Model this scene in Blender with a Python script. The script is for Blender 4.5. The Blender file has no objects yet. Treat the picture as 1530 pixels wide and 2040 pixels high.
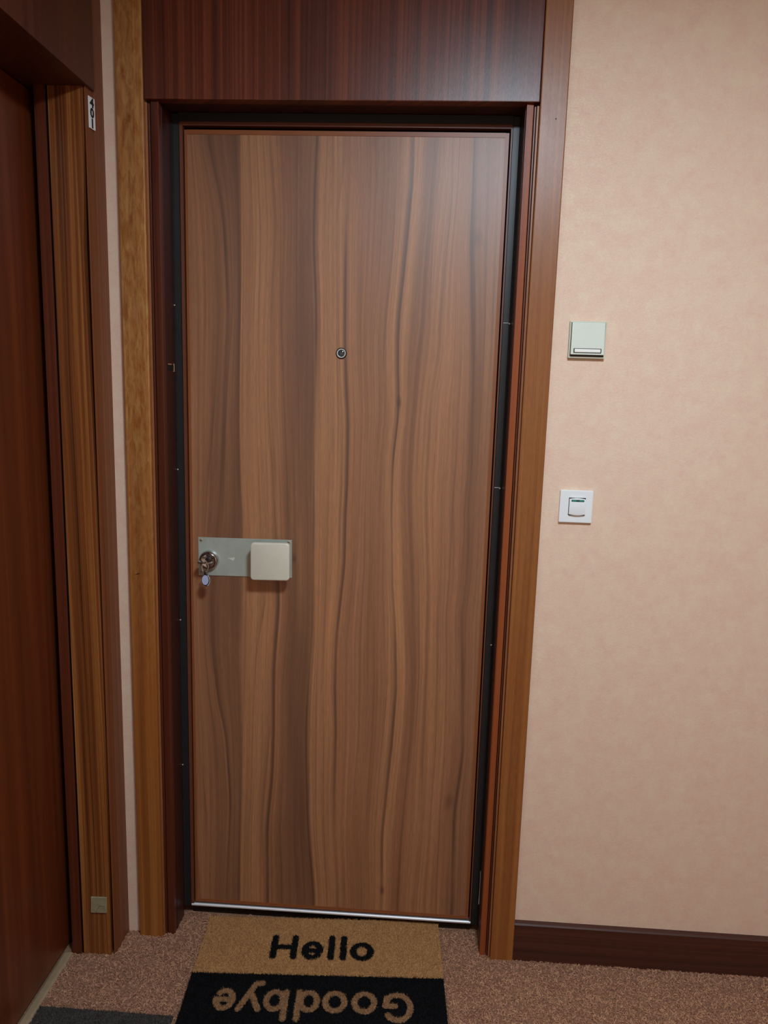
import bpy, bmesh, math, random
import numpy as np
from mathutils import Vector, Matrix

random.seed(7)
rng = np.random.default_rng(11)
SC = bpy.context.scene
COL = SC.collection

# ------------------------------------------------------------------ camera
yaw, pitch, roll = (math.radians(v) for v in (-3.0499, 9.5113, 1.66313))
fwd = Vector((math.sin(yaw)*math.cos(pitch), math.cos(yaw)*math.cos(pitch), -math.sin(pitch)))
rt = Vector((math.cos(yaw), -math.sin(yaw), 0)); up = rt.cross(fwd)
r2 = rt*math.cos(roll) + up*math.sin(roll); u2 = -rt*math.sin(roll) + up*math.cos(roll)
cd = bpy.data.cameras.new('camera'); cam = bpy.data.objects.new('camera', cd); COL.objects.link(cam)
cam.matrix_world = Matrix(((r2.x, u2.x, -fwd.x, 0.54386), (r2.y, u2.y, -fwd.y, -1.81727),
                           (r2.z, u2.z, -fwd.z, 1.53251), (0, 0, 0, 1)))
cd.sensor_fit = 'VERTICAL'; cd.sensor_height = 24; cd.lens = 1478.94/2040*24
cd.clip_start = 0.02
SC.camera = cam

# ------------------------------------------------------------------ world, light, exposure
W = bpy.data.worlds.new('world'); SC.world = W; W.use_nodes = True
W.node_tree.nodes['Background'].inputs[0].default_value = (0, 0, 0, 1)
W.node_tree.nodes['Background'].inputs[1].default_value = 0
SC.view_settings.view_transform = 'Standard'; SC.view_settings.look = 'None'
SC.view_settings.gamma = 1; SC.view_settings.use_curve_mapping = False
SC.view_settings.exposure = 0.0
LAMP = Vector((0.84, -1.42, 2.555))
LAMP_POWER = 39
LAMP_COLOR = (0.84, 1.0, 1.14)
CEIL = 2.65

# ------------------------------------------------------------------ node helpers
def lin(c):
    o = []
    for v in c:
        v /= 255
        o.append(v/12.92 if v <= 0.04045 else ((v+0.055)/1.055)**2.4)
    return (*o, 1)

class NT:
    def __init__(s, name):
        s.m = bpy.data.materials.new(name); s.m.use_nodes = True
        s.t = s.m.node_tree; s.b = s.t.nodes['Principled BSDF']
    def n(s, kind, ins=None, **kw):
        nd = s.t.nodes.new('ShaderNode'+kind)
        for k, v in kw.items(): setattr(nd, k, v)
        for k, v in (ins or {}).items():
            if hasattr(v, 'is_output') or isinstance(v, bpy.types.NodeSocket): s.t.links.new(v, nd.inputs[k])
            else: nd.inputs[k].default_value = v
        return nd
    def math(s, op, a, b=0.0, c=0.0, clamp=False):
        nd = s.n('Math', {0: a, 1: b, 2: c}, operation=op); nd.use_clamp = clamp
        return nd.outputs[0]
    def vec(s, x=0.0, y=0.0, z=0.0): return s.n('CombineXYZ', {0: x, 1: y, 2: z}).outputs[0]
    def noise(s, v, scale=1.0, detail=2.0, rough=0.5, dist=0.0):
        return s.n('TexNoise', {'Vector': v, 'Scale': scale, 'Detail': detail, 'Roughness': rough, 'Distortion': dist}).outputs[0]
    def ramp(s, f, stops, interp='LINEAR'):
        nd = s.n('ValToRGB', {0: f}); cr = nd.color_ramp; cr.interpolation = interp
        stops = sorted(stops, key=lambda q: q[0])
        cr.elements[0].position = stops[0][0]; cr.elements[0].color = stops[0][1]
        cr.elements[1].position = stops[-1][0]; cr.elements[1].color = stops[-1][1]
        for p, c in stops[1:-1]:
            cr.elements.new(p).color = c
        return nd.outputs[0]
    def mix(s, f, a, b, mode='MIX'):
        nd = s.n('Mix', data_type='RGBA', blend_type=mode)
        for i, v in ((0, f), (6, a), (7, b)):
            if isinstance(v, bpy.types.NodeSocket): s.t.links.new(v, nd.inputs[i])
            else: nd.inputs[i].default_value = v
        return nd.outputs[2]
    def set(s, **kw):
        for k, v in kw.items():
            k = k.replace('_', ' ')
            if isinstance(v, bpy.types.NodeSocket): s.t.links.new(v, s.b.inputs[k])
            else: s.b.inputs[k].default_value = v
        return s
    def bump(s, h, strength=0.2, distance=0.001):
        nd = s.n('Bump', {'Height': h, 'Strength': strength, 'Distance': distance})
        s.t.links.new(nd.outputs[0], s.b.inputs['Normal'])

def plain(name, c, rough=0.5, metal=0.0, spec=0.5, mottling=0.06, scale=40):
    t = NT(name); P = t.n('TexCoord').outputs['Object']
    n = t.noise(P, scale, 3)
    col = t.mix(n, lin([v*(1-mottling) for v in c]), lin([min(255, v*(1+mottling)) for v in c]))
    t.set(Base_Color=col, Roughness=rough, Metallic=metal, Specular_IOR_Level=spec)
    return t.m

def wood(name, dark, mid, light, seed=0, band=28, warp=0.03, flame=0.0, rough=0.38, contrast=1.0,
         pore=0.35, wz=0.9, spec=0.5, horiz=False, fine=110, lean=0.0, scuff=0.0, flame_falloff_z=None, flame_col=None):
    """grain runs along Z (or along X when horiz)"""
    t = NT(name); P = t.n('TexCoord').outputs['Object']
    sp = t.n('SeparateXYZ', {0: P})
    if horiz: across, along = t.math('ADD', sp.outputs[2], sp.outputs[1]), sp.outputs[0]
    else: across, along = t.math('ADD', sp.outputs[0], sp.outputs[1]), sp.outputs[2]
    across = t.math('MULTIPLY_ADD', along, lean, across)
    w = t.noise(t.vec(t.math('MULTIPLY', across, 5.0), seed*3.1, t.math('MULTIPLY', along, wz)), 1.0, 2.0)
    a = t.math('MULTIPLY_ADD', w, warp, across)
    a = t.math('ADD', a, seed*1.37)
    slow = t.math('MULTIPLY', along, 0.25)
    b1 = t.noise(t.vec(t.math('MULTIPLY', a, band), 0.0, slow), 1.0, 3.0, 0.6)
    b2 = t.noise(t.vec(t.math('MULTIPLY', a, fine), 4.0, t.math('MULTIPLY', along, 0.8)), 1.0, 2.0, 0.6)
    f = t.math('ADD', t.math('MULTIPLY', b1, 0.62), t.math('MULTIPLY', b2, 0.38))
    f = t.math('MULTIPLY_ADD', t.math('SUBTRACT', f, 0.5), 2.1*contrast, 0.5, clamp=True)
    col = t.ramp(f, [(0.08, lin(dark)), (0.5, lin(mid)), (0.92, lin(light))])
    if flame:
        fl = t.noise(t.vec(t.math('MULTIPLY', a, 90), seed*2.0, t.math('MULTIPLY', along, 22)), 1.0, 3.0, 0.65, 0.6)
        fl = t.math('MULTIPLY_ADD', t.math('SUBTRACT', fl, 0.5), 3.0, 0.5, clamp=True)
        if flame_falloff_z:   # curly figure fades downward; this also paints the board's light falloff
            fl = t.math('MULTIPLY', fl, t.n('MapRange', {0: along, 1: flame_falloff_z[0], 2: flame_falloff_z[1], 3: 0.05, 4: 1.0}, interpolation_type='SMOOTHSTEP').outputs[0])
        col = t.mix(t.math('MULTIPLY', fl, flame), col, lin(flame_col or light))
    pr = t.noise(t.vec(t.math('MULTIPLY', a, 1500), 1.0, t.math('MULTIPLY', along, 60)), 1.0, 2.0)
    pr = t.math('MULTIPLY_ADD', t.math('SUBTRACT', pr, 0.5), 3.0, 0.5, clamp=True)
    col = t.mix(t.math('MULTIPLY', t.math('SUBTRACT', 1.0, pr), pore), col, lin([v*0.6 for v in mid]))
    if scuff:
        sc = t.noise(P, 34, 5, 0.7); sc = t.math('MULTIPLY_ADD', t.math('SUBTRACT', sc, 0.66), 9.0, 0.0, clamp=True)
        col = t.mix(t.math('MULTIPLY', sc, scuff), col, lin([min(255, v*1.5+20) for v in mid]))
    rr = t.noise(P, 9, 3)
    t.set(Base_Color=col, Roughness=t.math('MULTIPLY_ADD', rr, 0.12, rough-0.06), Specular_IOR_Level=spec)
    t.bump(t.math('ADD', pr, t.math('MULTIPLY', b2, 0.8)), 0.10, 0.0006)
    return t.m

# ------------------------------------------------------------------ materials
M = {}
M['transom'] = wood('sapele_transom', (52, 20, 15), (98, 44, 29), (142, 72, 42), seed=1, band=55, warp=0.01, rough=0.34, fine=190, contrast=1.1)
M['transom_side'] = wood('sapele_side_transom', (56, 26, 16), (86, 43, 27), (104, 58, 36), seed=2, band=40, warp=0.01, rough=0.42, fine=150, contrast=0.7)
M['casing'] = wood('golden_casing', (114, 62, 26), (156, 92, 40), (194, 132, 68), seed=3, band=30, warp=0.03, flame=0.36, flame_col=(236, 188, 118), flame_falloff_z=(0.6, 1.7), rough=0.36, pore=0.25, fine=160, scuff=0.0)
M['casing_right'] = wood('brown_casing', (104, 54, 23), (146, 87, 41), (180, 120, 62), seed=11, band=26, warp=0.025, flame=0.15, rough=0.36, pore=0.25, fine=120, contrast=0.8)
M['bead'] = wood('bead_wood', (110, 60, 30), (150, 90, 52), (180, 118, 72), seed=6, band=80, flame=0.2, rough=0.4)
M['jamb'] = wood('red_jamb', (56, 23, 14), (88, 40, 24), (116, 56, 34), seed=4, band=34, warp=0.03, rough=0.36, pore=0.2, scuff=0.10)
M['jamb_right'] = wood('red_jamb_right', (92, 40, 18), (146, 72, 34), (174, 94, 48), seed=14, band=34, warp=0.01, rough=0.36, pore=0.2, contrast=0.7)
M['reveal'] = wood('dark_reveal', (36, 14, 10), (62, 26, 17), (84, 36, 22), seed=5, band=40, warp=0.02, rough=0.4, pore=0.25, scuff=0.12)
M['zebra'] = wood('striped_jamb', (62, 30, 15), (138, 77, 35), (204, 138, 72), seed=8, band=52, warp=0.05, rough=0.36, fine=210, contrast=1.15, wz=0.7, lean=0.012, scuff=0.04)
M['casing_side'] = wood('side_casing', (92, 46, 23), (128, 72, 40), (160, 98, 58), seed=9, band=60, warp=0.012, rough=0.45, contrast=0.9, scuff=0.06, spec=0.3)
M['stop'] = wood('side_stop', (62, 26, 14), (98, 44, 23), (120, 58, 31), seed=10, band=50, rough=0.45, contrast=0.8, spec=0.3)
M['leaf_side'] = wood('side_leaf', (78, 34, 15), (98, 44, 20), (124, 60, 28), seed=12, band=16, warp=0.02, rough=0.33, contrast=1.0, pore=0.12, fine=50)
M['baseboard'] = wood('dark_baseboard', (44, 20, 13), (72, 36, 24), (96, 52, 36), seed=13, band=40, warp=0.02, horiz=True, rough=0.45, scuff=0.3, wz=1.5)
M['edging'] = plain('leaf_edging', (140, 80, 43), 0.4, mottling=0.08, scale=12)
M['rim'] = plain('frame_rim', (104, 56, 36), 0.45)
M['steel'] = plain('black_steel', (33, 33, 33), 0.42, 0.0, 0.4, 0.2, 60)
M['gap'] = plain('gap_dark', (14, 10, 8), 0.9, 0.0, 0.05)
M['alu'] = plain('threshold_metal', (225, 227, 230), 0.40, 0.9, mottling=0.08)
M['nose'] = plain('highlight_alu', (238, 241, 243), 0.45, 0.45, 0.8, mottling=0.04)  # highlight along the threshold bar, painted as a pale base colour
M['cream'] = plain('aged_cream_plastic', (217, 225, 210), 0.42, mottling=0.015, scale=20)
M['cream_frame'] = plain('aged_frame', (202, 205, 186), 0.45, mottling=0.02, scale=20)
M['white'] = plain('white_plastic', (236, 240, 240), 0.35, mottling=0.01, scale=20)
M['name'] = plain('name_slip', (244, 244, 236), 0.3, mottling=0.02)
M['green'] = plain('green_lens', (20, 138, 122), 0.2, mottling=0.15, scale=200)
M['darkgreen'] = plain('dark_lens', (22, 66, 62), 0.25)
M['chrome'] = plain('chrome', (205, 205, 208), 0.14, 1.0, mottling=0.02)
M['dark_metal'] = plain('dark_metal', (40, 32, 26), 0.4, 0.4)
M['bright_ring'] = plain('bright_ring', (240, 242, 235), 0.25, 0.25, mottling=0.02)
M['black'] = plain('black_print', (14, 14, 16), 0.5)
M['label'] = plain('label_white', (236, 238, 240), 0.45, mottling=0.02)
M['tag'] = plain('tag_face', (176, 186, 214), 0.3, mottling=0.05, scale=200)
M['sticker'] = plain('old_sticker', (150, 138, 106), 0.6, mottling=0.16, scale=60)
M['scratch'] = plain('scratch', (172, 126, 92), 0.6)
M['strip'] = plain('floor_strip', (152, 132, 104), 0.45, mottling=0.15, scale=25)
M['ceiling'] = plain('ceiling_paint', (226, 220, 208), 0.8)
M['lamp_body'] = plain('lamp_body', (225, 225, 225), 0.4)
M['brass_screw'] = plain('screw', (196, 186, 158), 0.35, 0.7)

# brushed plate with a tarnished, warmer rim
t = NT('brushed_plate'); P = t.n('TexCoord').outputs['Object']; sp = t.n('SeparateXYZ', {0: P})
br = t.noise(t.vec(t.math('MULTIPLY', sp.outputs[0], 15), 0.0, t.math('MULTIPLY', sp.outputs[2], 900)), 1.0, 2)
cl = t.noise(P, 45, 4, 0.6)
t.set(Base_Color=t.mix(cl, lin((168, 178, 166)), lin((192, 200, 188))), Metallic=0.3,
      Roughness=t.math('MULTIPLY_ADD', br, 0.12, 0.38)); t.bump(br, 0.08, 0.0003)
M['plate'] = t.m
t = NT('satin_knob'); P = t.n('TexCoord').outputs['Object']; sp = t.n('SeparateXYZ', {0: P})
br = t.noise(t.vec(t.math('MULTIPLY', sp.outputs[0], 900), 0.0, t.math('MULTIPLY', sp.outputs[2], 12)), 1.0, 2)
t.set(Base_Color=t.mix(t.noise(P, 22, 3), lin((215, 212, 192)), lin((226, 225, 207))), Metallic=0.12,
      Roughness=t.math('MULTIPLY_ADD', br, 0.12, 0.36)); t.bump(br, 0.05, 0.0003)
M['knob'] = t.m

# wallpaper: peach, mottled, embossed with short worm-like fibres
t = NT('peach_wallpaper'); P = t.n('TexCoord').outputs['Object']
big = t.noise(P, 34, 5, 0.64); big = t.math('MULTIPLY_ADD', t.math('SUBTRACT', big, 0.5), 2.6, 0.5, clamp=True)
med = t.noise(P, 150, 3, 0.6)
huge = t.noise(P, 1.6, 2)
sp = t.n('SeparateXYZ', {0: P})
stretch = t.vec(t.math('MULTIPLY', sp.outputs[0], 1.0), sp.outputs[1], t.math('MULTIPLY', sp.outputs[2], 1.7))
fib = t.noise(stretch, 210, 2, 0.5, 1.6)
rid = t.math('SUBTRACT', 1.0, t.math('MULTIPLY', t.math('ABSOLUTE', t.math('SUBTRACT', fib, 0.5)), 9.0), clamp=True)
col = t.mix(big, lin((232, 193, 169)), lin((236, 215, 184)))
col = t.mix(t.math('MULTIPLY', med, 0.45), col, lin((234, 188, 166)))
col = t.mix(t.math('MULTIPLY', rid, 0.36), col, lin((243, 226, 208)))
sm = t.noise(t.vec(t.math('MULTIPLY', sp.outputs[0], 9), 0.0, t.math('MULTIPLY', sp.outputs[2], 5)), 1.0, 4, 0.65)
sm = t.math('MULTIPLY_ADD', t.math('SUBTRACT', sm, 0.68), 6.0, 0.0, clamp=True)
col = t.mix(t.math('MULTIPLY', sm, 0.30), col, lin((178, 138, 116)))
t.set(Base_Color=col, Roughness=0.42, Specular_IOR_Level=0.5)
t.bump(t.math('ADD', rid, t.math('MULTIPLY', med, 0.5)), 0.34, 0.0013)
M['wallpaper'] = t.m

# carpet: pinkish brown twisted pile
t = NT('carpet_pile'); P = t.n('TexCoord').outputs['Object']
w1 = t.noise(P, 150, 2, 0.5, 1.8)
rid = t.math('SUBTRACT', 1.0, t.math('MULTIPLY', t.math('ABSOLUTE', t.math('SUBTRACT', w1, 0.5)), 8.0), clamp=True)
fine = t.noise(P, 600, 3, 0.6)
patch = t.noise(P, 12, 3, 0.6)
patch = t.math('MULTIPLY_ADD', t.math('SUBTRACT', patch, 0.5), 2.0, 0.5, clamp=True)
col = t.mix(patch, lin((190, 140, 118)), lin((194, 148, 112)))
col = t.mix(t.math('MULTIPLY', t.math('SUBTRACT', 1.0, rid), 0.42), col, lin((118, 76, 62)))
col = t.mix(t.math('MULTIPLY', fine, 0.35), col, lin((224, 178, 140)))
t.set(Base_Color=col, Roughness=0.95, Specular_IOR_Level=0.1)
t.bump(t.math('ADD', rid, t.math('MULTIPLY', fine, 0.6)), 0.8, 0.005)
M['carpet'] = t.m

def coir(name, a, b, fleck=None):
    t = NT(name); P = t.n('TexCoord').outputs['Object']
    n = t.noise(P, 260, 3, 0.7); n = t.math('MULTIPLY_ADD', t.math('SUBTRACT', n, 0.5), 2.4, 0.5, clamp=True)
    n2 = t.noise(P, 18, 3, 0.6)
    c = t.mix(n, lin(a), lin(b)); c = t.mix(t.math('MULTIPLY', n2, 0.4), c, lin([v*0.82 for v in a]))
    if fleck:
        f = t.noise(P, 420, 1); f = t.math('GREATER_THAN', f, 0.80)
        c = t.mix(f, c, lin(fleck))
    t.set(Base_Color=c, Roughness=0.9, Specular_IOR_Level=0.15); t.bump(n, 0.5, 0.003)
    return t.m
M['coir'] = coir('tan_coir', (178, 128, 80), (226, 176, 118))
M['coir_black'] = coir('black_coir', (14, 13, 15), (28, 27, 29), (92, 84, 76))
M['coir_letter'] = coir('tan_letter_coir', (150, 110, 76), (190, 146, 104))
M['rug'] = coir('charcoal_pile', (56, 52, 50), (92, 86, 80), (150, 144, 140))

# ------------------------------------------------------------------ geometry helpers
def link(name, me, mat, parent=None, smooth=False):
    o = bpy.data.objects.new(name, me); COL.objects.link(o)
    if mat is not None and not me.materials: me.materials.append(mat)
    if smooth:
        me.polygons.foreach_set('use_smooth', [True]*len(me.polygons))
    if parent is not None: o.parent = parent
    return o

class MB:
    """collects shapes given in world coordinates; build() makes one mesh (local to its parent)"""
    def __init__(s): s.bm = bmesh.new()
    def box(s, x0, x1, y0, y1, z0, z1, bev=0.0, seg=2):
        tb = bmesh.new()
        vs = [tb.verts.new(p) for p in ((x0,y0,z0),(x1,y0,z0),(x1,y1,z0),(x0,y1,z0),(x0,y0,z1),(x1,y0,z1),(x1,y1,z1),(x0,y1,z1))]
        for f in ((0,3,2,1),(4,5,6,7),(0,1,5,4),(1,2,6,5),(2,3,7,6),(3,0,4,7)): tb.faces.new([vs[i] for i in f])
        if bev: bmesh.ops.bevel(tb, geom=tb.edges[:], offset=bev, segments=seg, affect='EDGES', profile=0.6)
        s.add(tb); return s
    def add(s, tb, mat=None):
        if mat is not None: tb.transform(mat)
        me = bpy.data.meshes.new('tmp'); tb.to_mesh(me); tb.free(); s.bm.from_mesh(me); bpy.data.meshes.remove(me)
    def prism(s, pts, z0, z1, axis='Z', bev=0.0, seg=2, pts1=None):
        """polygon extruded along an axis; pts are the two other coordinates; pts1: the other end's polygon"""
        tb = bmesh.new()
        def P(a, b, c): return {'Z': (a, b, c), 'Y': (a, c, b), 'X': (c, a, b)}[axis]
        lo = [tb.verts.new(P(a, b, z0)) for a, b in pts]; hi = [tb.verts.new(P(a, b, z1)) for a, b in (pts1 or pts)]
        n = len(pts)
        tb.faces.new(lo[::-1]); tb.faces.new(hi)
        for i in range(n): tb.faces.new((lo[i], lo[(i+1) % n], hi[(i+1) % n], hi[i]))
        bmesh.ops.recalc_face_normals(tb, faces=tb.faces[:])
        if bev: bmesh.ops.bevel(tb, geom=tb.edges[:], offset=bev, segments=seg, affect='EDGES', profile=0.6)
        s.add(tb); return s
    def lathe(s, prof, c, n=48, axis='Y'):
        """prof: (radius, depth) list; axis -Y is outwards from the door"""
        tb = bmesh.new(); rings = []
        for r, d in prof:
            if r < 1e-6: rings.append([tb.verts.new((c[0], c[1]-d, c[2]) if axis == 'Y' else (c[0], c[1], c[2]-d))])
            else:
                rg = []
                for k in range(n):
                    a = 2*math.pi*k/n
                    rg.append(tb.verts.new((c[0]+r*math.cos(a), c[1]-d, c[2]+r*math.sin(a)) if axis == 'Y'
                                           else (c[0]+r*math.cos(a), c[1]+r*math.sin(a), c[2]-d)))
                rings.append(rg)
        for A, B in zip(rings, rings[1:]):
            for k in range(n):
                k2 = (k+1) % n
                if len(A) == 1 and len(B) == 1: continue
                if len(A) == 1: tb.faces.new((A[0], B[k2], B[k]))
                elif len(B) == 1: tb.faces.new((A[k], A[k2], B[0]))
                else: tb.faces.new((A[k], A[k2], B[k2], B[k]))
        bmesh.ops.recalc_face_normals(tb, faces=tb.faces[:])
        s.add(tb); return s
    def tube(s, pts, r, n=10, closed=False):
        tb = bmesh.new(); pts = [Vector(p) for p in pts]; N = len(pts); rings = []
        for i, p in enumerate(pts):
            a = pts[(i-1) % N] if (closed or i > 0) else p; b = pts[(i+1) % N] if (closed or i < N-1) else p
            d = (b-a).normalized(); u = d.orthogonal().normalized() if i == 0 else (u - d*u.dot(d)).normalized()
            v = d.cross(u); rings.append([tb.verts.new(p+u*math.cos(2*math.pi*k/n)*r+v*math.sin(2*math.pi*k/n)*r) for k in range(n)])
        m = N if closed else N-1
        for i in range(m):
            A, B = rings[i], rings[(i+1) % N]
            for k in range(n): tb.faces.new((A[k], A[(k+1) % n], B[(k+1) % n], B[k]))
        if not closed: tb.faces.new(rings[0][::-1]); tb.faces.new(rings[-1])
        bmesh.ops.recalc_face_normals(tb, faces=tb.faces[:])
        s.add(tb); return s
    def build(s, name, mat, parent=None, smooth=False):
        if parent is not None: s.bm.transform(world_of(parent).inverted())
        me = bpy.data.meshes.new(name); s.bm.to_mesh(me); s.bm.free()
        if smooth:
            me.polygons.foreach_set('use_smooth', [True]*len(me.polygons))
            try: me.set_sharp_from_angle(angle=math.radians(40))
            except Exception: pass
        return link(name, me, mat, parent)

def world_of(o):
    m = Matrix.Translation(o.location) @ o.rotation_euler.to_matrix().to_4x4()
    return (world_of(o.parent) @ m) if o.parent else m

def tag(o, label=None, cat=None, group=None, kind=None):
    for k, v in (('label', label), ('category', cat), ('group', group), ('kind', kind)):
        if v: o[k] = v
    return o
def empty(name, loc=(0, 0, 0), rz=0.0):
    o = bpy.data.objects.new(name, None); COL.objects.link(o); o.location = loc; o.rotation_euler = (0, 0, rz)
    o.empty_display_size = 0.05
    return o
def box(name, mat, parent, *a, **k): return MB().box(*a, **k).build(name, mat, parent)

def struct(name, o, label, cat):
    o.name = name; return tag(o, label, cat, kind='structure')

# ------------------------------------------------------------------ room shell
YF, XR = -2.7, 2.9                 # wall behind the camera, far right wall
WY = 0.014                         # papered face of the back wall
struct('floor', MB().box(-0.45, XR, YF, 0.30, -0.12, 0.0).build('floor', M['carpet']),
       'pinkish brown carpet covering the landing floor under the mats', 'carpet')
struct('ceiling', MB().box(-0.60, XR, YF, 0.30, CEIL, CEIL+0.1).build('ceiling', M['ceiling']),
       'off-white ceiling of the landing above both doors', 'ceiling')
struct('wall_back', MB().box(-0.45, -0.1385, WY, 0.30, 0, CEIL).box(0.7725, XR, WY, 0.30, 0, CEIL).build('wall_back', M['wallpaper']),
       'peach mottled wallpaper wall around the walnut door, carrying bell and switch', 'wall')
struct('wall_left', MB().box(-0.60, -0.262, -0.030, WY, 0, CEIL).box(-0.60, -0.247, YF, -1.13, 0, CEIL).build('wall_left', M['wallpaper']),
       'left wall of the landing, holding the dark side door', 'wall')
struct('wall_right', MB().box(XR, XR+0.1, YF, 0.30, 0, CEIL).build('wall_right', M['wallpaper']),
       'far right end wall of the landing in peach wallpaper', 'wall')
struct('wall_front', MB().box(-0.60, XR+0.1, YF-0.1, YF, 0, CEIL).build('wall_front', M['wallpaper']),
       'peach wall of the landing facing the walnut door', 'wall')
bb = MB().prism([(0.0, 0.0), (WY, 0.0), (WY, 0.114), (0.003, 0.1115), (0.0, 0.108)], 0.8335, XR, axis='X').build('baseboard_back', M['baseboard'])
struct('baseboard_back', bb, 'dark brown wooden skirting board along the foot of the peach wall', 'baseboard')

# ------------------------------------------------------------------ main door frame
TB = 2.176                          # underside of the panel over the door
fr = empty('trim_1', (0.32, 0, 0)); struct('trim_1', fr, 'wooden and black steel frame around the walnut entrance door', 'door frame')
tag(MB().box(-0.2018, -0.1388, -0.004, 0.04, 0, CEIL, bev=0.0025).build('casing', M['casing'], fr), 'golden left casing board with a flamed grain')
tag(MB().box(0.7725, 0.8332, -0.004, 0.04, 0, CEIL, bev=0.0025).build('casing', M['casing_right'], fr), 'brown right casing board')
for sgn, x0 in ((1, -0.1385), (-1, 0.772)):
    a, b = sorted((x0, x0+sgn*0.0055)); MB().box(a, b, 0.004, 0.04, 0, TB-0.006, bev=0.0012).build('bead', M['bead'], fr)
    a, b = sorted((x0+sgn*0.0065, x0+sgn*0.0105)); MB().box(a, b, 0.008, 0.04, 0, TB-0.006, bev=0.001).build('bead', M['jamb'], fr)
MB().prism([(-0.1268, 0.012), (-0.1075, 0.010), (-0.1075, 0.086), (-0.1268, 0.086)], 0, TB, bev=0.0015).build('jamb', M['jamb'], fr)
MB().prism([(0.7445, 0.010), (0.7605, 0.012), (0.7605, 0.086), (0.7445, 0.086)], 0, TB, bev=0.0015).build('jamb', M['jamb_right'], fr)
# darker reveal boards behind the jamb nosing
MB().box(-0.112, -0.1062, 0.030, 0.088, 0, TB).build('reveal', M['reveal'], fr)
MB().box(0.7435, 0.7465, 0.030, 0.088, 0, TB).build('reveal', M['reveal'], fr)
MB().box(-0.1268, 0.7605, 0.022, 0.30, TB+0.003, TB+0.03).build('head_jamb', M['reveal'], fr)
# black steel frame, three sides as one folded section
sf = MB()
sf.prism([(-0.110, 0.090), (-0.103, 0.089), (-0.101, 0.092), (-0.0875, 0.092), (-0.0865, 0.20), (-0.110, 0.20)], 0.03, TB)
sf.prism([(0.7455, 0.090), (0.7455, 0.20), (0.7232, 0.20), (0.7242, 0.092), (0.739, 0.092), (0.741, 0.089)], 0.03, TB)
sf.box(-0.0865, 0.7235, 0.091, 0.20, 2.159, TB+0.002)
steel = sf.build('steel_frame', M['steel'], fr)
for x, z in ((-0.1045, 1.723), (-0.1035, 1.305), (-0.1035, 0.894), (-0.1040, 0.471), (0.7405, 1.697), (0.7385, 1.285), (0.7385, 0.864)):
    MB().lathe([(0.0025, 0), (0.0025, 0.0008), (0.0015, 0.0020), (0, 0.0024)], (x, 0.0905, z), 12).build('rivet', M['brass_screw'], steel, True)
for z in (1.699, 1.287):
    MB().box(0.7245, 0.7385, 0.0912, 0.0922, z-0.0004, z+0.0004).build('weld_line', M['lamp_body'], steel)
rm = MB()
rm.box(-0.0865, -0.0785, 0.094, 0.20, 0.03, 2.159).box(0.7195, 0.7232, 0.094, 0.20, 0.03, 2.159).box(-0.0785, 0.7195, 0.094, 0.20, 2.150, 2.159)
rm.build('frame_rim', M['rim'], fr)
sg = MB()
sg.box(-0.0785, -0.0715, 0.112, 0.20, 0.03, 2.150).box(0.7145, 0.7195, 0.112, 0.20, 0.03, 2.150).box(-0.0715, 0.7145, 0.112, 0.20, 2.139, 2.150)
sg.build('seal', M['gap'], fr)
# mortise notch in the left reveal
nt = MB().box(-0.1065, -0.1052, 0.034, 0.082, 1.560, 1.574).build('notch', M['black'], fr)
MB().box(-0.1060, -0.1040, 0.040, 0.060, 1.5735, 1.5765).box(-0.1060, -0.1040, 0.078, 0.082, 1.557, 1.577).build('latch_lip', M['scratch'], nt)
# chipped paint edge on the right jamb near the floor
MB().prism([(0.742, 0.10), (0.7452, 0.102), (0.7455, 0.16), (0.7445, 0.205), (0.7425, 0.20), (0.743, 0.15)], 0.0835, 0.0880, axis='Y').build('filler_patch', M['label'], fr)

p = MB().box(-0.1378, 0.7715, 0.000, 0.030, TB, CEIL, bev=0.002).build('trim_2', M['transom'])
struct('trim_2', p, 'dark reddish wood panel above the walnut entrance door', 'transom panel')

# nail dots filled in the right casing and two small knots in the left boards
MB().lathe([(0.0018, 0), (0.0014, 0.0004), (0, 0.0005)], (0.809, -0.004, 2.140), 14).build('nail_hole', M['black'], fr)
MB().prism([(-0.1900, 1.0400), (-0.1800, 1.0418), (-0.1735, 1.0450), (-0.1810, 1.0445)], -0.0043, -0.0040, axis='Y').build('knot', M['reveal'], fr)

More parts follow.
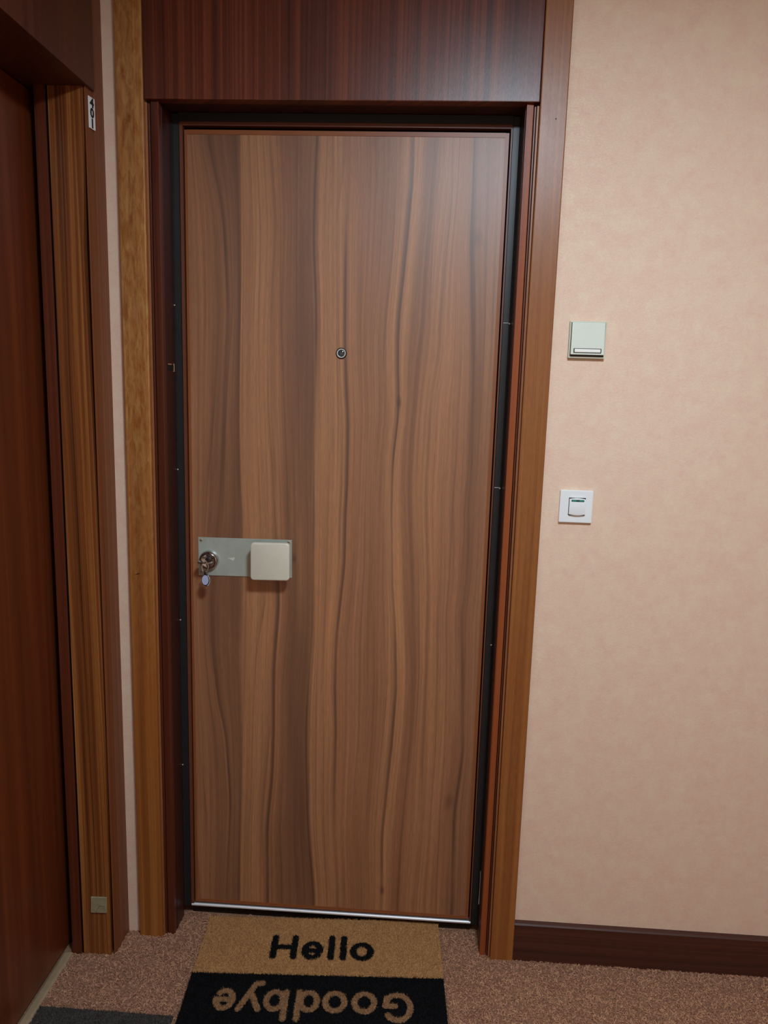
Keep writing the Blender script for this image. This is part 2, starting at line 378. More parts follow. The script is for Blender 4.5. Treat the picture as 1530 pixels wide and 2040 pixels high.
# ------------------------------------------------------------------ entrance door
LX0, LX1, LZ0, LZ1, LY = -0.0745, 0.7150, 0.040, 2.1415, 0.100
door = empty('door_1', (0.32, LY, LZ0)); struct('door_1', door, 'walnut laminate entrance door with peephole and square pull knob', 'door')
TR = {
 'A': [(-0.0206,2.129),(-0.0089,2.071),(0.0125,1.984),(0.0218,1.9),(0.0285,1.772),(0.0306,1.709),(0.0189,1.486),(0.0065,1.228),(-0.0252,0.944),(-0.0207,0.814),(-0.0045,0.662),(0.0154,0.571),(0.0236,0.458),(0.029,0.356),(0.015,0.051)],
 'B': [(0.0625,2.13),(0.0638,1.782),(0.0606,1.587),(0.0575,1.437),(0.0600,1.256),(0.0647,1.195),(0.0634,0.758),(0.0592,0.383),(0.0551,0.054)],
 'C': [(0.1378,2.131),(0.1534,1.921),(0.1466,1.76),(0.1444,1.688),(0.1451,1.49),(0.1565,1.26),(0.1602,1.142),(0.1652,0.941),(0.1534,0.762),(0.1542,0.579),(0.1517,0.453),(0.1373,0.292),(0.138,0.073)],
 'E': [(0.2514,2.132),(0.2457,2.019),(0.245,1.88),(0.2543,1.738),(0.2553,1.666),(0.2551,1.493),(0.2523,1.392),(0.253,1.263),(0.2545,1.202),(0.2543,1.003),(0.2546,0.887),(0.2461,0.737),(0.2414,0.645),(0.2416,0.521),(0.2479,0.331),(0.2585,0.201),(0.269,0.083)],
 'G': [(0.3259,2.133),(0.3302,2.043),(0.3301,1.928),(0.3335,1.644),(0.3415,1.496),(0.3451,1.446),(0.3463,1.266),(0.3432,1.206),(0.3432,1.065),(0.3246,0.86),(0.3244,0.711),(0.3296,0.589),(0.3271,0.4),(0.3294,0.272),(0.342,0.074)],
 'H': [(0.4882,2.134),(0.4889,2.045),(0.4816,1.908),(0.4733,1.791),(0.4666,1.695),(0.4672,1.598),(0.4727,1.505),(0.4719,1.45),(0.4624,1.348),(0.4622,1.271),(0.4626,1.21),(0.4703,1.013),(0.4823,0.897),(0.4907,0.72),(0.4839,0.566),(0.4711,0.409),(0.4631,0.28),(0.4677,0.117)],
 'I': [(0.538,2.135),(0.5298,1.978),(0.5214,1.815),(0.5209,1.696),(0.5096,1.599),(0.5081,1.501),(0.5014,1.4),(0.5007,1.272),(0.5053,1.212),(0.5156,1.072),(0.5272,0.9),(0.5358,0.782),(0.5319,0.6),(0.5208,0.412),(0.5133,0.284),(0.5102,0.1)],
 'J': [(0.59,2.135),(0.5902,2.024),(0.5765,1.84),(0.5726,1.698),(0.5731,1.625),(0.5557,1.502),(0.554,1.351),(0.5518,1.274),(0.5545,1.214),(0.5675,1.017),(0.5709,0.784),(0.5686,0.54),(0.571,0.32),(0.561,0.104)],
 'K': [(0.6324,2.136),(0.6348,1.888),(0.651,1.652),(0.657,1.53),(0.660,1.355),(0.659,1.279),(0.6577,1.218),(0.6631,1.163),(0.6614,1.021),(0.6543,0.935),(0.6653,0.818),(0.6707,0.699),(0.6777,0.547),(0.6602,0.358),(0.6657,0.098)],
}
def grain_leaf():
    nx, nz = 120, 200
    zs = np.linspace(LZ0, LZ1, nz+1); xs = np.linspace(LX0, LX1, nx+1)
    span = LX1-LX0; keys = sorted(TR); curves = []; nom = []
    for k in keys:
        a = np.array(sorted((z, x) for x, z in TR[k])); xi = np.interp(zs, a[:, 0], a[:, 1])
        ker = np.hanning(13); ker /= ker.sum(); xi = np.convolve(np.pad(xi, 6, mode='edge'), ker, mode='valid')
        curves.append(xi); nom.append((xi.mean()-LX0)/span)
    U = np.zeros((nz+1, nx+1))
    for j in range(nz+1):
        U[j] = np.interp(xs, [LX0]+[c[j] for c in curves]+[LX1], [0]+nom+[1])
    verts, uvs = [], []
    for j in range(nz+1):
        for i in range(nx+1):
            verts.append((xs[i], LY, zs[j])); uvs.append((U[j, i], zs[j]))
    n1 = nx+1; faces = []
    for j in range(nz):
        for i in range(nx):
            a = j*n1+i; faces.append((a, a+1, a+n1+1, a+n1))
    nfront = len(faces)
    # sides and back give the leaf its 40 mm thickness
    b = len(verts); D = LY+0.04
    verts += [(LX0, D, LZ0), (LX1, D, LZ0), (LX1, D, LZ1), (LX0, D, LZ1)]
    uvs += [(0, 0), (1, 0), (1, 1), (0, 1)]
    faces.append((b+1, b, b+3, b+2))
    faces.append(tuple(range(nx, -1, -1)) + (b, b+1))
    faces.append(tuple(nz*n1+i for i in range(nx+1)) + (b+2, b+3))
    faces.append(tuple(j*n1 for j in range(nz+1)) + (b+3, b))
    faces.append(tuple(j*n1+nx for j in range(nz, -1, -1)) + (b+1, b+2))
    off = world_of(door).translation
    me = bpy.data.meshes.new('leaf'); me.from_pydata([tuple(Vector(v)-off) for v in verts], [], faces)
    uvl = me.uv_layers.new(name='grain')
    li = np.zeros(len(me.loops), dtype=np.int32); me.loops.foreach_get('vertex_index', li)
    uvl.data.foreach_set('uv', np.array(uvs)[li].astype(np.float32).ravel()); me.update()
    return me, dict(zip(keys, nom))
leaf_me, NOM = grain_leaf()

t = NT('walnut_laminate')
uv = t.n('UVMap', uv_map='grain').outputs[0]; sp = t.n('SeparateXYZ', {0: uv}); u, v = sp.outputs[0], sp.outputs[1]
w = t.noise(t.vec(t.math('MULTIPLY', u, 7), 0.0, t.math('MULTIPLY', v, 1.6)), 1.0, 2)
uw = t.math('MULTIPLY_ADD', t.math('SUBTRACT', w, 0.5), 0.010, u)
L_, M_, D_, X_ = (201, 141, 95), (173, 116, 79), (138, 91, 64), (113, 75, 53)
def mixc(a, b, f): return tuple(a[i]*(1-f)+b[i]*f for i in range(3))
base = t.ramp(uw, [(0.0, lin(M_)), (0.055, lin(M_)), (0.075, lin(D_)), (0.165, lin(X_)), (0.175, lin(mixc(M_, L_, .6))), (0.235, lin(L_)),
                   (0.285, lin(mixc(M_, L_, .4))), (0.300, lin(M_)), (0.32, lin(D_)), (0.375, lin(X_)), (0.408, lin(X_)), (0.42, lin(L_)), (0.47, lin(mixc(M_, L_, .7))),
                   (0.50, lin(L_)), (0.52, lin(mixc(M_, L_, .3))), (0.56, lin(M_)), (0.62, lin(mixc(D_, M_, .6))), (0.655, lin(mixc(D_, M_, .9))), (0.675, lin(L_)),
                   (0.715, lin(L_)), (0.735, lin(mixc(D_, M_, .4))), (0.77, lin(M_)), (0.80, lin(mixc(M_, L_, .5))), (0.86, lin(mixc(M_, L_, .4))), (0.90, lin(M_)),
                   (0.93, lin(D_)), (0.97, lin(mixc(D_, M_, .6))), (1.0, lin(M_))])
# patches of tone that come and go along the length
pt = t.noise(t.vec(t.math('MULTIPLY', uw, 13), 3.0, t.math('MULTIPLY', v, 1.1)), 1.0, 3, 0.55)
pt = t.math('MULTIPLY_ADD', t.math('SUBTRACT', pt, 0.5), 3.0, 0.5, clamp=True)
base = t.mix(t.math('MULTIPLY', pt, 0.42), base, lin(L_))
pt2 = t.noise(t.vec(t.math('MULTIPLY', uw, 16), 9.0, t.math('MULTIPLY', v, 1.3)), 1.0, 3, 0.55)
pt2 = t.math('MULTIPLY_ADD', t.math('SUBTRACT', pt2, 0.58), 4.0, 0.0, clamp=True)
base = t.mix(t.math('MULTIPLY', pt2, 0.45), base, lin(X_))
# growth lines: each sharp on one side, fading on the other
st = [(0.0, (0, 0, 0, 1)), (1.0, (0, 0, 0, 1))]
for k in 'ABCEGHIJK':
    q = NOM[k]; a = {'B': .65, 'I': .6, 'J': .6, 'A': .9}.get(k, 1.0); sgn = 1 if k in 'AEIK' else -1
    st += [(q-0.003 if sgn > 0 else q-0.018, (0, 0, 0, 1)), (q, (a, a, a, 1)), (q+(0.018 if sgn > 0 else 0.003), (0, 0, 0, 1))]
st = sorted(st)[:32]
ln = t.ramp(uw, st, 'EASE')
fade = t.noise(t.vec(t.math('MULTIPLY', u, 9), 5.0, t.math('MULTIPLY', v, 1.4)), 1.0, 2)
fade = t.math('MULTIPLY_ADD', t.math('SUBTRACT', fade, 0.42), 4.0, 0.45, clamp=True)
base = t.mix(t.math('MULTIPLY', t.math('MULTIPLY', ln, fade), 0.9), base, lin((70, 44, 34)))
# secondary growth rings, saw-tooth profile
ph = t.noise(t.vec(t.math('MULTIPLY', uw, 5), 6.0, t.math('MULTIPLY', v, 0.35)), 1.0, 2)
ring = t.math('FRACT', t.math('MULTIPLY_ADD', ph, 7.0, t.math('MULTIPLY', uw, 30)))
ring = t.math('POWER', ring, 7.0)
fd2 = t.noise(t.vec(t.math('MULTIPLY', uw, 20), 8.0, t.math('MULTIPLY', v, 1.0)), 1.0, 2)
fd2 = t.math('MULTIPLY_ADD', t.math('SUBTRACT', fd2, 0.45), 5.0, 0.2, clamp=True)
base = t.mix(t.math('MULTIPLY', t.math('MULTIPLY', ring, fd2), 0.6), base, lin((88, 58, 44)))
# fine fibres
fa = t.noise(t.vec(t.math('MULTIPLY', uw, 120), 2.0, t.math('MULTIPLY', v, 1.5)), 1.0, 3, 0.6)
fa = t.math('MULTIPLY_ADD', t.math('SUBTRACT', fa, 0.5), 2.6, 0.5, clamp=True)
base = t.mix(t.math('MULTIPLY', fa, 0.52), base, lin((102, 66, 43)))
fb = t.noise(t.vec(t.math('MULTIPLY', u, 900), 7.0, t.math('MULTIPLY', v, 30)), 1.0, 2, 0.6)
fb = t.math('MULTIPLY_ADD', t.math('SUBTRACT', fb, 0.5), 3.0, 0.5, clamp=True)
base = t.mix(t.math('MULTIPLY', fb, 0.36), base, lin((96, 64, 46)))
# knots
for ku, kv, kr, ka in ((NOM['H'], 1.495, 0.010, .8), (NOM['H'], 0.112, 0.009, .8), (0.345, 1.076, 0.008, .7), (0.905, 0.40, 0.016, .5), (0.94, 1.90, 0.014, .45)):
    dx = t.math('MULTIPLY', t.math('SUBTRACT', u, ku), 0.79/kr); dz = t.math('MULTIPLY', t.math('SUBTRACT', v, kv), 0.45/kr)
    d = t.math('SQRT', t.math('ADD', t.math('MULTIPLY', dx, dx), t.math('MULTIPLY', dz, dz)))
    base = t.mix(t.math('MULTIPLY', t.math('SUBTRACT', 1.0, d, clamp=True), ka), base, lin((70, 44, 34)))
t.set(Base_Color=base, Roughness=0.43, Specular_IOR_Level=0.8)
t.bump(t.math('ADD', fb, fa), 0.12, 0.0004)
M['leaf'] = t.m
leaf = link('leaf', leaf_me, M['leaf'], door)
MB().box(LX0-0.0010, LX0+0.0055, LY-0.0012, LY+0.038, LZ0, LZ1).box(LX1-0.0075, LX1+0.0010, LY-0.0012, LY+0.038, LZ0, LZ1) \
    .box(LX0+0.0055, LX1-0.0075, LY-0.0012, LY+0.038, LZ1-0.010, LZ1+0.0005).box(LX0+0.0055, LX1-0.0075, LY-0.0012, LY+0.038, LZ0-0.0005, LZ0+0.009) \
    .build('edge_band', M['edging'], door)
# peephole
ph = MB().lathe([(0.0140, 0), (0.0140, 0.0012), (0.0128, 0.0030), (0.0108, 0.0034)], (0.3215, LY, 1.615)).build('peephole', M['dark_metal'], door, True)
MB().lathe([(0.0114, 0.001), (0.0112, 0.0040), (0.0102, 0.0047), (0.0090, 0.0040), (0.0088, 0.0020)], (0.3215, LY, 1.615)).build('ring', M['bright_ring'], ph, True)
lens = plain('peephole_glass', (60, 68, 72), 0.08, 0.3, 0.9)
MB().lathe([(0.0089, 0.0018), (0.0075, 0.0026), (0.0050, 0.0034), (0.0025, 0.0038), (0, 0.0040)], (0.3215, LY, 1.615)).build('lens', lens, ph, True)
# lock plate
PY = LY-0.0025
pl = MB().prism([(-0.054, 1.0195), (0.200, 1.0225), (0.199, 1.1262), (-0.054, 1.1240)], PY, LY, axis='Y', bev=0.0006, seg=1).build('lock_plate', M['plate'], door)
for x, z in ((-0.0455, 1.1165), (0.1905, 1.1195), (-0.0450, 1.0300), (0.1925, 1.0310)):
    s_ = MB().lathe([(0.0042, 0), (0.0040, 0.0009), (0.0026, 0.0013), (0, 0.0014)], (x, PY, z), 20).build('screw', M['brass_screw'], pl, True)
    MB().box(x-0.0028, x+0.0028, PY-0.0017, PY-0.0010, z-0.0005, z+0.0005).build('slot', M['dark_metal'], s_)
MB().prism([(0.027, 1.070), (0.046, 1.0725), (0.042, 1.063), (0.036, 1.066)], PY-0.0003, PY, axis='Y').build('scuff_mark', M['knob'], pl)
# square pull knob on a stem
kn = MB().prism([(0.0975, 1.0235), (0.2010, 1.0255), (0.2005, 1.1255), (0.0975, 1.1240)], 0.054, 0.066, axis='Y')
bm = kn.bm
vert_e = [e for e in bm.edges if abs(e.verts[0].co.y-e.verts[1].co.y) > 0.005]
bmesh.ops.bevel(bm, geom=vert_e, offset=0.0095, segments=8, affect='EDGES', profile=0.5)
fe = [e for e in bm.edges if e.verts[0].co.y < 0.0541 and e.verts[1].co.y < 0.0541]
bmesh.ops.bevel(bm, geom=fe, offset=0.003, segments=3, affect='EDGES', profile=0.5)
knob = kn.build('pull_knob', M['knob'], door, True)
MB().lathe([(0.030, 0.0), (0.028, 0.004), (0.020, 0.010), (0.019, 0.034), (0.024, 0.036)], (0.149, PY, 1.075)).build('stem', M['plate'], knob, True)
# lock cylinder with bright rose
cy = MB().lathe([(0.0270, 0), (0.0262, 0.006), (0.0240, 0.011), (0.0205, 0.0135), (0.0195, 0.0120), (0.0170, 0.0112), (0, 0.0112)], (-0.0235, PY, 1.063)).build('lock_cylinder', M['chrome'], door, True)
MB().lathe([(0.0085, 0.010), (0.0085, 0.0145), (0.0078, 0.0150), (0, 0.0150)], (-0.0235, PY, 1.063)).build('plug', M['dark_metal'], cy, True)

# threshold bar under the door
th = MB().prism([(0.108, 0.0), (0.150, 0.0), (0.150, 0.036), (0.0970, 0.0362), (0.0970, 0.0300), (0.1080, 0.028)], -0.086, 0.7235, axis='X').build('trim_3', M['alu'])
struct('trim_3', th, 'shiny metal threshold bar under the walnut door', 'threshold')
MB().box(-0.086, 0.7235, 0.1072, 0.1085, 0.0, 0.026).build('dark_lip', M['dark_metal'], th)
nose = [(0.0965+0.0042*math.cos(a), 0.0320+0.0042*math.sin(a)) for a in np.linspace(0, 2*math.pi, 25)[:-1]]
tag(MB().prism(nose, -0.0855, 0.7230, axis='X').build('rounded_nose', M['nose'], th, True), 'rounded metal edge, its highlight put into the colour')

# ------------------------------------------------------------------ side door 401 on the left
PT = 2.174
sf_ = empty('trim_4', (-0.30, -0.08, 0)); struct('trim_4', sf_, 'striped wooden frame of the dark side door, numbered 401', 'door frame')
CX = -0.2395
MB().prism([(CX, WY), (CX, -0.046), (CX-0.003, -0.0785), (CX-0.0045, -0.0785), (CX-0.0045, -0.050), (-0.262, -0.050), (-0.262, WY)], 0, CEIL, bev=0.0008,
           pts1=[(CX, WY), (CX, -0.046), (CX-0.001, -0.0785), (CX-0.0045, -0.0785), (CX-0.0045, -0.050), (-0.262, -0.050), (-0.262, WY)]).build('casing', M['casing_side'], sf_)
MB().prism([(-0.3265, 0), (-0.2520, 0), (-0.2480, 0.60), (-0.2480, 1.24), (-0.2565, 1.83), (-0.2475, 2.05), (-0.2460, PT), (-0.3265, PT)],
           -0.0810, -0.02, axis='Y', bev=0.0012).build('jamb', M['zebra'], sf_)
MB().box(-0.3560, -0.3310, -0.0850, -0.02, 0, PT, bev=0.001).build('door_stop', M['stop'], sf_)
MB().box(-0.4200, -0.3400, -0.0450, -0.0301, 0, PT).build('gap_filler', M['gap'], sf_)  # dark box added behind the gap to stop a light leak
MB().box(-0.3320, -0.3250, -0.0800, -0.06, 0, PT).build('shadow_groove', M['gap'], sf_)
MB().box(-0.3800, -0.2380, -1.13, -1.06, 0, PT, bev=0.0015).build('jamb', M['zebra'], sf_)
p2 = MB().box(-0.60, -0.2335, -1.06, -0.044, PT, CEIL, bev=0.0015).build('trim_5', M['transom_side'])
struct('trim_5', p2, 'dark wood panel above the side door at the upper left', 'transom panel')
d2 = empty('door_2', (-0.377, -0.55, 0.012)); struct('door_2', d2, 'plain dark reddish side door seen at a steep angle', 'door')
MB().box(-0.4170, -0.3770, -1.06, -0.045, 0.012, PT-0.004, bev=0.0015).build('leaf', M['leaf_side'], d2)
s6 = MB().prism([(-0.378, 0.0), (-0.3545, 0.0), (-0.3550, 0.003), (-0.3600, 0.006), (-0.3740, 0.006), (-0.378, 0.004)], -1.06, -0.088, axis='Y').build('trim_6', M['strip'])
struct('trim_6', s6, 'beige floor strip at the foot of the side door', 'threshold')

# number label 401, stacked digits
LBY0, LBY1, LBZ0, LBZ1 = -0.0690, -0.0420, 2.091, 2.158
ang = math.atan2(0.003, 0.0325)     # it lies on the splayed edge of the casing
lab = empty('number_label', (CX+0.0016, -0.0560, LBZ0)); lab.rotation_euler = (0, 0, -0.12)
tag(lab, 'small white 401 number label high on the side door casing', 'label')
bpy.context.view_layer.update()
def build_local(mb, name, mat, parent):
    me = bpy.data.meshes.new(name); mb.bm.to_mesh(me); mb.bm.free(); return link(name, me, mat, parent)
build_local(MB().box(-0.0005, 0.0015, -0.0125, 0.0125, 0.0, 0.067, bev=0.0004, seg=1), 'plate', M['label'], lab)
def digit(ch, zc):
    cu = bpy.data.curves.new('digit', 'FONT'); cu.body = ch; cu.size = 0.023; cu.offset = 0.0011; cu.extrude = 0.0002
    cu.align_x = 'CENTER'; cu.align_y = 'CENTER'
    o = bpy.data.objects.new('tmp', cu); COL.objects.link(o)
    dg = bpy.context.evaluated_depsgraph_get(); me = bpy.data.meshes.new_from_object(o.evaluated_get(dg)); bpy.data.objects.remove(o)
    # font plane XY -> label plane YZ, facing +X
    R_ = Matrix(((0, 0, 1, 0.0017), (1.25, 0, 0, 0), (0, 1.15, 0, zc), (0, 0, 0, 1)))
    xs = [v.co.x for v in me.vertices]; cx = (min(xs)+max(xs))/2; ys = [v.co.y for v in me.vertices]; cyy = (min(ys)+max(ys))/2
    me.transform(R_ @ Matrix.Translation((-cx, -cyy, 0))); me.materials.clear()
    return link('digit', me, M['black'], lab)
digit('4', 0.0555); digit('0', 0.0340); digit('1', 0.0120)

# old pad on the side jamb
st_ = MB().prism([(-0.3015, 0.1270), (-0.2585, 0.1290), (-0.2570, 0.1750), (-0.3000, 0.1735)], -0.0850, -0.0810, axis='Y', bev=0.0008, seg=1).build('adhesive_pad', M['sticker'])
tag(st_, 'small pale square adhesive pad low on the striped side jamb', 'pad')
MB().tube([(-0.286, -0.0852, 0.131), (-0.281, -0.0853, 0.142), (-0.273, -0.0854, 0.152), (-0.262, -0.0853, 0.151)], 0.0008, 6).build('crease', M['brass_screw'], st_)

# ------------------------------------------------------------------ doorbell
bl = empty('doorbell', (0.916, WY, 1.6150)); tag(bl, 'square cream doorbell with a name window, above the light switch', 'doorbell')
MB().box(0.8735, 0.9590, 0.0040, WY, 1.6145, 1.7000, bev=0.0016).build('frame', M['cream_frame'], bl)
MB().box(0.8765, 0.9560, 0.0030, 0.0050, 1.6185, 1.6970).build('recess', M['dark_metal'], bl)
MB().prism([(-0.0020, 1.6965), (0.0035, 1.6965), (0.0035, 1.6225), (-0.0050, 1.6225)], 0.8775, 0.9545, axis='X', bev=0.0010).build('push_button', M['cream'], bl)
MB().box(0.8835, 0.9485, -0.0058, -0.0020, 1.6260, 1.6370, bev=0.0012).build('window_rim', M['dark_metal'], bl)
MB().box(0.8855, 0.9465, -0.0066, -0.0020, 1.6275, 1.6355, bev=0.0016).build('name_window', M['name'], bl)

# ------------------------------------------------------------------ light switch
sw = empty('light_switch', (0.918, WY, 1.218)); tag(sw, 'white square light switch with two green marks, below the doorbell', 'light switch')
MB().box(0.8780, 0.9580, 0.0060, WY, 1.2180, 1.2980, bev=0.0018).build('plate', M['white'], sw)
MB().box(0.8995, 0.9405, 0.0052, 0.0066, 1.2365, 1.2800, bev=0.0005).build('gap_line', M['dark_metal'], sw)
pts = []
for k in range(13):
    a = k/12; pts.append((0.9005+0.0390*a, 1.2770+0.0022*math.sin(math.pi*a)))
for k in range(13):
    a = 1-k/12; pts.append((0.9005+0.0390*a, 1.2395-0.0022*math.sin(math.pi*a)))
MB().prism(pts, 0.0000, 0.0060, axis='Y', bev=0.0008, seg=2).build('rocker', M['white'], sw, True)
ind = MB().box(0.9045, 0.9360, -0.0006, 0.0020, 1.2705, 1.2760, bev=0.0015).build('indicator_window', M['darkgreen'], sw)
for x in (0.9065, 0.9240): MB().box(x, x+0.0100, -0.0010, 0.0010, 1.2718, 1.2748, bev=0.0008).build('green_mark', M['green'], ind)

# ------------------------------------------------------------------ key in the lock, with a second tag on the ring
kc = Vector((-0.0235, 0.0825, 1.063))
key = empty('key', kc); tag(key, 'metal key in the lock with a ring and a pale oval fob', 'key')
MB().box(kc.x-0.003, kc.x+0.003, 0.0700, 0.0845, kc.z-0.0012, kc.z+0.0012).build('shank', M['chrome'], key)
# flat bow held horizontally
bo = MB().prism([(-0.0420, 0.0715), (-0.0445, 0.0640), (-0.0420, 0.0530), (-0.0330, 0.0480), (-0.0180, 0.0475), (-0.0080, 0.0520), (-0.0045, 0.0620), (-0.0080, 0.0710), (-0.0185, 0.0745), (-0.0330, 0.0745)],
                 1.0640, 1.0672, axis='Z', bev=0.0006, seg=1).build('bow', M['chrome'], key)
rg = [(-0.0225+0.0095*math.sin(a)*0.9, 0.054+0.002*math.cos(a), 1.0545+0.0135*math.cos(a)) for a in np.linspace(0, 2*math.pi, 33)[:-1]]
MB().tube(rg, 0.0011, 8, True).build('ring', M['chrome'], key, True)
MB().tube([(-0.0225, 0.053, 1.043), (-0.0228, 0.0535, 1.037), (-0.0220, 0.054, 1.031)], 0.0026, 8).build('link', M['dark_metal'], key, True)
ov = []
for k in range(28):
    a = 2*math.pi*k/28; ov.append((-0.0205+0.0116*math.cos(a), 1.0185+0.0160*math.sin(a)))
fob = MB().prism(ov, 0.0520, 0.0560, axis='Y', bev=0.0008, seg=2).build('fob', M['dark_metal'], key, True)
ov = [(-0.0218+(x+0.0205)*0.78, 1.0190+(z-1.0185)*0.84) for x, z in ov]
MB().prism(ov, 0.0508, 0.0522, axis='Y', bev=0.0004, seg=1).build('fob_face', M['tag'], fob)
MB().tube([(-0.0205+0.0110*math.cos(a), 0.0516, 1.0185+0.0154*math.sin(a)) for a in np.linspace(-1.2, 1.1, 14)], 0.0007, 6).build('fob_edge', M['bright_ring'], fob)

# ------------------------------------------------------------------ fibre mats
def fibre_mesh(name, cells, fib, cell, h0, h1, blade, lean):
    """cells: lower-left corners of filled cells (2-D); fib: fibre roots; a low bed of cells topped with blades"""
    V = []; nc = len(cells)
    if nc:
        c = np.asarray(cells); z = np.full(nc, h0)
        q = np.stack([np.stack([c[:, 0]+dx*cell, c[:, 1]+dy*cell, z], 1) for dx, dy in ((0, 0), (1, 0), (1, 1), (0, 1))], 1).reshape(-1, 3)
    else: q = np.zeros((0, 3))
    f = np.asarray(fib); n = len(f); a = rng.uniform(0, 2*math.pi, n); h = h0+(h1-h0)*rng.uniform(0.35, 1.0, n)
    tip = np.stack([f[:, 0]+rng.normal(0, lean, n), f[:, 1]+rng.normal(0, lean, n), h], 1)
    dx, dy = np.cos(a)*blade, np.sin(a)*blade; z0 = np.full(n, h0-0.001)
    r1 = np.stack([f[:, 0]-dx, f[:, 1]-dy, z0], 1); r2_ = np.stack([f[:, 0]+dx, f[:, 1]+dy, z0], 1)
    ofs = np.stack([dx*0.45, dy*0.45, np.zeros(n)], 1)
    b = np.stack([r1, r2_, tip+ofs, tip-ofs], 1).reshape(-1, 3)
    v = np.concatenate([q, b]); nf = len(v)//4
    me = bpy.data.meshes.new(name); me.vertices.add(len(v)); me.vertices.foreach_set('co', v.astype(np.float32).ravel())
    me.loops.add(nf*4); me.loops.foreach_set('vertex_index', np.arange(nf*4, dtype=np.int32))
    me.polygons.add(nf); me.polygons.foreach_set('loop_start', np.arange(0, nf*4, 4, dtype=np.int32))
    me.update(calc_edges=True); me.validate(); return me

def arc(cx, cy, rx, ry, a0, a1, n=40):
    a = np.radians(np.linspace(a0, a1, n)); return np.stack([cx+rx*np.cos(a), cy+ry*np.sin(a)], 1)
def seg(x0, y0, x1, y1, n=26): return np.stack([np.linspace(x0, x1, n), np.linspace(y0, y1, n)], 1)
hello = np.concatenate([seg(.0095, .008, .0095, .079), seg(.0645, .008, .0645, .079), seg(.0095, .043, .0645, .043),
    arc(.115, .033, .0210, .0250, 0, 315), seg(.096, .032, .136, .032), seg(.166, .008, .166, .081), seg(.199, .008, .199, .081),
    arc(.250, .033, .0235, .0250, 0, 360)])
goodbye = np.concatenate([arc(.040, .046, .032, .038, 40, 318), seg(.066, .018, .070, .042), seg(.070, .042, .046, .042),
    arc(.123, .034, .0245, .0270, 0, 360), arc(.197, .034, .0240, .0270, 0, 360),
    arc(.262, .034, .0205, .0265, 0, 360), seg(.288, .006, .288, .088), seg(.321, .006, .321, .088), arc(.3475, .034, .0205, .0265, 0, 360),
    seg(.386, .062, .411, .010), seg(.434, .062, .402, -.016), seg(.402, -.016, .385, -.019),
    arc(.4735, .034, .0205, .0265, 0, 315), seg(.455, .034, .494, .034)])
def near(pts, strokes, hw):
    out = np.zeros(len(pts), bool)
    for i in range(0, len(pts), 20000):
        p_ = pts[i:i+20000]; d = ((p_[:, None, :]-strokes[None])**2).sum(2).min(1); out[i:i+20000] = d < hw*hw
    return out
MW, ML, SEAM = 0.655, 0.430, 0.208
def classify(uv_, jit):
    """mat coordinates: u to the right, v towards the viewer; 0 tan field, 1 Hello, 2 black field, 3 Goodbye"""
    p_ = uv_+rng.normal(0, jit, uv_.shape)
    out = np.where(p_[:, 1] < SEAM, 0, 2)
    h = np.stack([p_[:, 0]-.190, .155-p_[:, 1]], 1); g = np.stack([.574-p_[:, 0], p_[:, 1]-.258], 1)
    out[(out == 0) & near(h, hello, .0094)] = 1
    out[(out == 2) & near(g, goodbye, .0078)] = 3
    return out
mat_rz = math.radians(3.3)
ox, oy = 0.0875, 0.06
ex = np.array([math.cos(mat_rz), math.sin(mat_rz)]); ey = np.array([-math.sin(mat_rz), math.cos(mat_rz)])
org = np.array([ox, oy])+ex*(-0.110)+ey*0.021       # back left corner of the mat
mat = empty('doormat', (org[0], org[1], 0.0), mat_rz)
tag(mat, 'tan and black coir doormat reading Hello and upside-down Goodbye', 'doormat')
bk = MB(); bk.box(0.001, MW-0.001, -ML+0.001, -0.001, 0.0008, 0.0085, bev=0.001)
build_local(bk, 'backing', M['coir_black'], mat)
cell = 0.0022
gx, gy = np.meshgrid(np.arange(0, MW, cell), np.arange(0, ML, cell)); cc = np.stack([gx.ravel(), gy.ravel()], 1)
kc_ = classify(cc+cell/2, 0.0004)
nfib = 135000
ff = np.stack([rng.uniform(-0.0012, MW+0.0012, nfib), rng.uniform(-0.001, ML+0.001, nfib)], 1); kf = classify(ff, 0.0011)
for k, nm, mt, lb in ((0, 'coir_field', 'coir', 'tan coir half nearest the door'), (1, 'lettering', 'coir_black', 'black word Hello'),
                      (2, 'coir_field', 'coir_black', 'black coir half'), (3, 'lettering', 'coir_letter', 'tan word Goodbye, upside down')):
    c_ = cc[kc_ == k].copy(); c_[:, 1] = -c_[:, 1]-cell; f_ = ff[kf == k].copy(); f_[:, 1] = -f_[:, 1]
    tag(link(nm, fibre_mesh(nm, c_, f_, cell, 0.0125, 0.0170, 0.00055, 0.0016), M[mt], mat), lb)

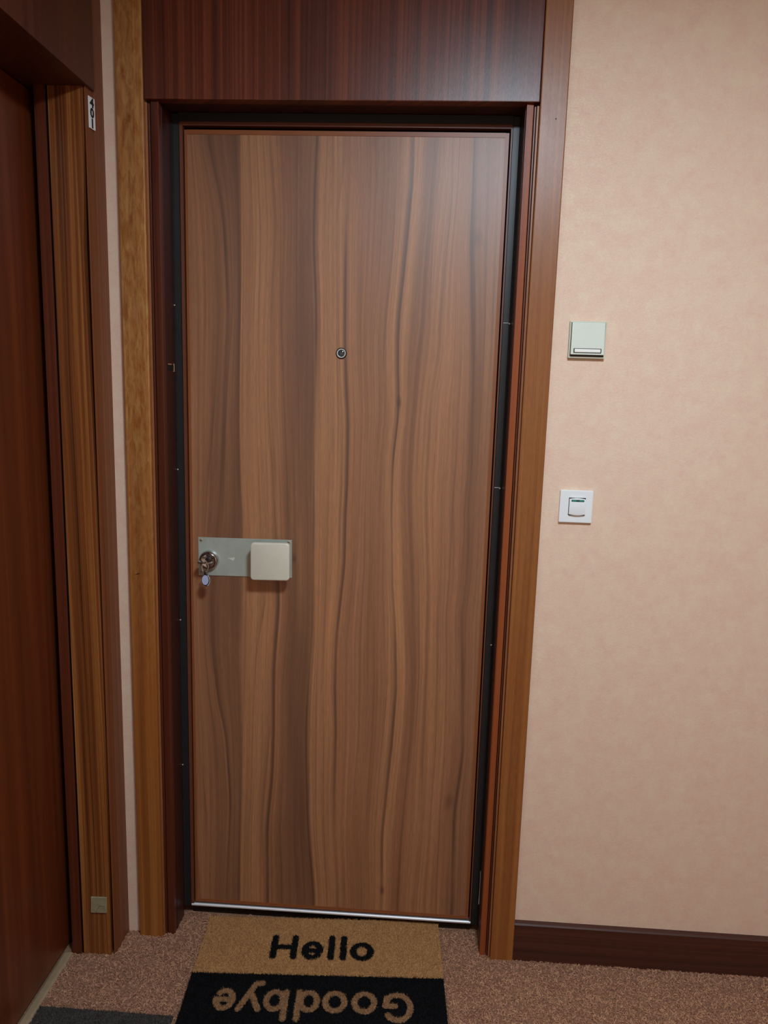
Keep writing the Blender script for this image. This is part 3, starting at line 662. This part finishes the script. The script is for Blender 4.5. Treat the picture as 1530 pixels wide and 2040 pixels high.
# twisted carpet pile lying on the part of the floor the photo shows (short curled yarn ends)
def curl_mesh(name, n, x0, x1, y0, y1):
    x = rng.uniform(x0, x1, n); y = rng.uniform(y0, y1, n); a = rng.uniform(0, 2*math.pi, n)
    k = rng.normal(0, 150, n); L = rng.uniform(0.006, 0.012, n); w = rng.uniform(0.0005, 0.0009, n); hz = rng.uniform(0.0015, 0.0040, n)
    rows = []; m = 4
    for i in range(m):
        sN = i/(m-1); th = a+k*L*sN*0.9
        z = hz*math.sin(math.pi*(0.12+0.80*sN))
        nx_, ny_ = -np.sin(th), np.cos(th)
        rows.append(np.stack([x-nx_*w, y-ny_*w, z], 1)); rows.append(np.stack([x+nx_*w, y+ny_*w, z+0.0004], 1))
        x = x+np.cos(th)*L/(m-1); y = y+np.sin(th)*L/(m-1)
    v = np.stack(rows, 1).reshape(-1, 3)
    base_ = (np.arange(n)*2*m)[:, None]
    q = np.concatenate([base_+np.array([[2*i, 2*i+2, 2*i+3, 2*i+1]]) for i in range(m-1)], 0).astype(np.int32)
    me = bpy.data.meshes.new(name); me.vertices.add(len(v)); me.vertices.foreach_set('co', v.astype(np.float32).ravel())
    me.loops.add(q.size); me.loops.foreach_set('vertex_index', q.ravel())
    me.polygons.add(len(q)); me.polygons.foreach_set('loop_start', np.arange(0, q.size, 4, dtype=np.int32))
    me.update(calc_edges=True); return me
t = NT('carpet_yarn'); P = t.n('TexCoord').outputs['Object']; g = t.n('NewGeometry')
rn = g.outputs['Random Per Island']
pc = t.noise(P, 12, 3, 0.6)
c1 = t.ramp(rn, [(0.0, lin((132, 86, 68))), (0.35, lin((166, 116, 94))), (0.7, lin((188, 140, 110))), (1.0, lin((206, 160, 118)))])
c1 = t.mix(t.math('MULTIPLY', pc, 0.35), c1, lin((196, 150, 118)))
t.set(Base_Color=c1, Roughness=0.9, Specular_IOR_Level=0.15)
M['yarn'] = t.m
floor_o = bpy.data.objects['floor']
pile = link('carpet_pile', curl_mesh('carpet_pile', 95000, -0.36, 1.75, -0.62, 0.10), M['yarn'], floor_o); tag(pile, kind='stuff')

# charcoal rug in front of the side door, mostly outside the frame
rug = empty('floor_mat', (-0.352, -0.262, 0.0)); tag(rug, 'charcoal grey floor mat at the lower left, before the side door', 'floor mat')
RW, RL = 0.335, 0.75
build_local(MB().box(0.001, RW, -RL, -0.001, 0.0006, 0.0055, bev=0.001), 'backing', M['rug'], rug)
nf_ = 42000
f_ = np.stack([rng.uniform(0, RW, nf_), -rng.uniform(0, RL, nf_)], 1)
link('pile', fibre_mesh('pile', np.zeros((0, 2)), f_, cell, 0.0052, 0.0100, 0.0008, 0.0016), M['rug'], rug)

# ------------------------------------------------------------------ ceiling lamp (above the frame) that lights the landing
lp = empty('ceiling_lamp', (LAMP.x, LAMP.y, CEIL)); tag(lp, 'white round ceiling lamp above the landing', 'lamp')
MB().lathe([(0.0, 0.0), (0.20, 0.0), (0.20, 0.055), (0.19, 0.066), (0.178, 0.066), (0.178, 0.050), (0.0, 0.050)], (LAMP.x, LAMP.y, CEIL), 48, axis='Z').build('housing', M['lamp_body'], lp, True)
al = bpy.data.lights.new('lamp_light', 'AREA'); al.shape = 'DISK'; al.size = 0.34; al.energy = LAMP_POWER; al.color = LAMP_COLOR
ao = bpy.data.objects.new('lamp_light', al); COL.objects.link(ao); ao.parent = lp; ao.location = (0, 0, LAMP.z-CEIL)
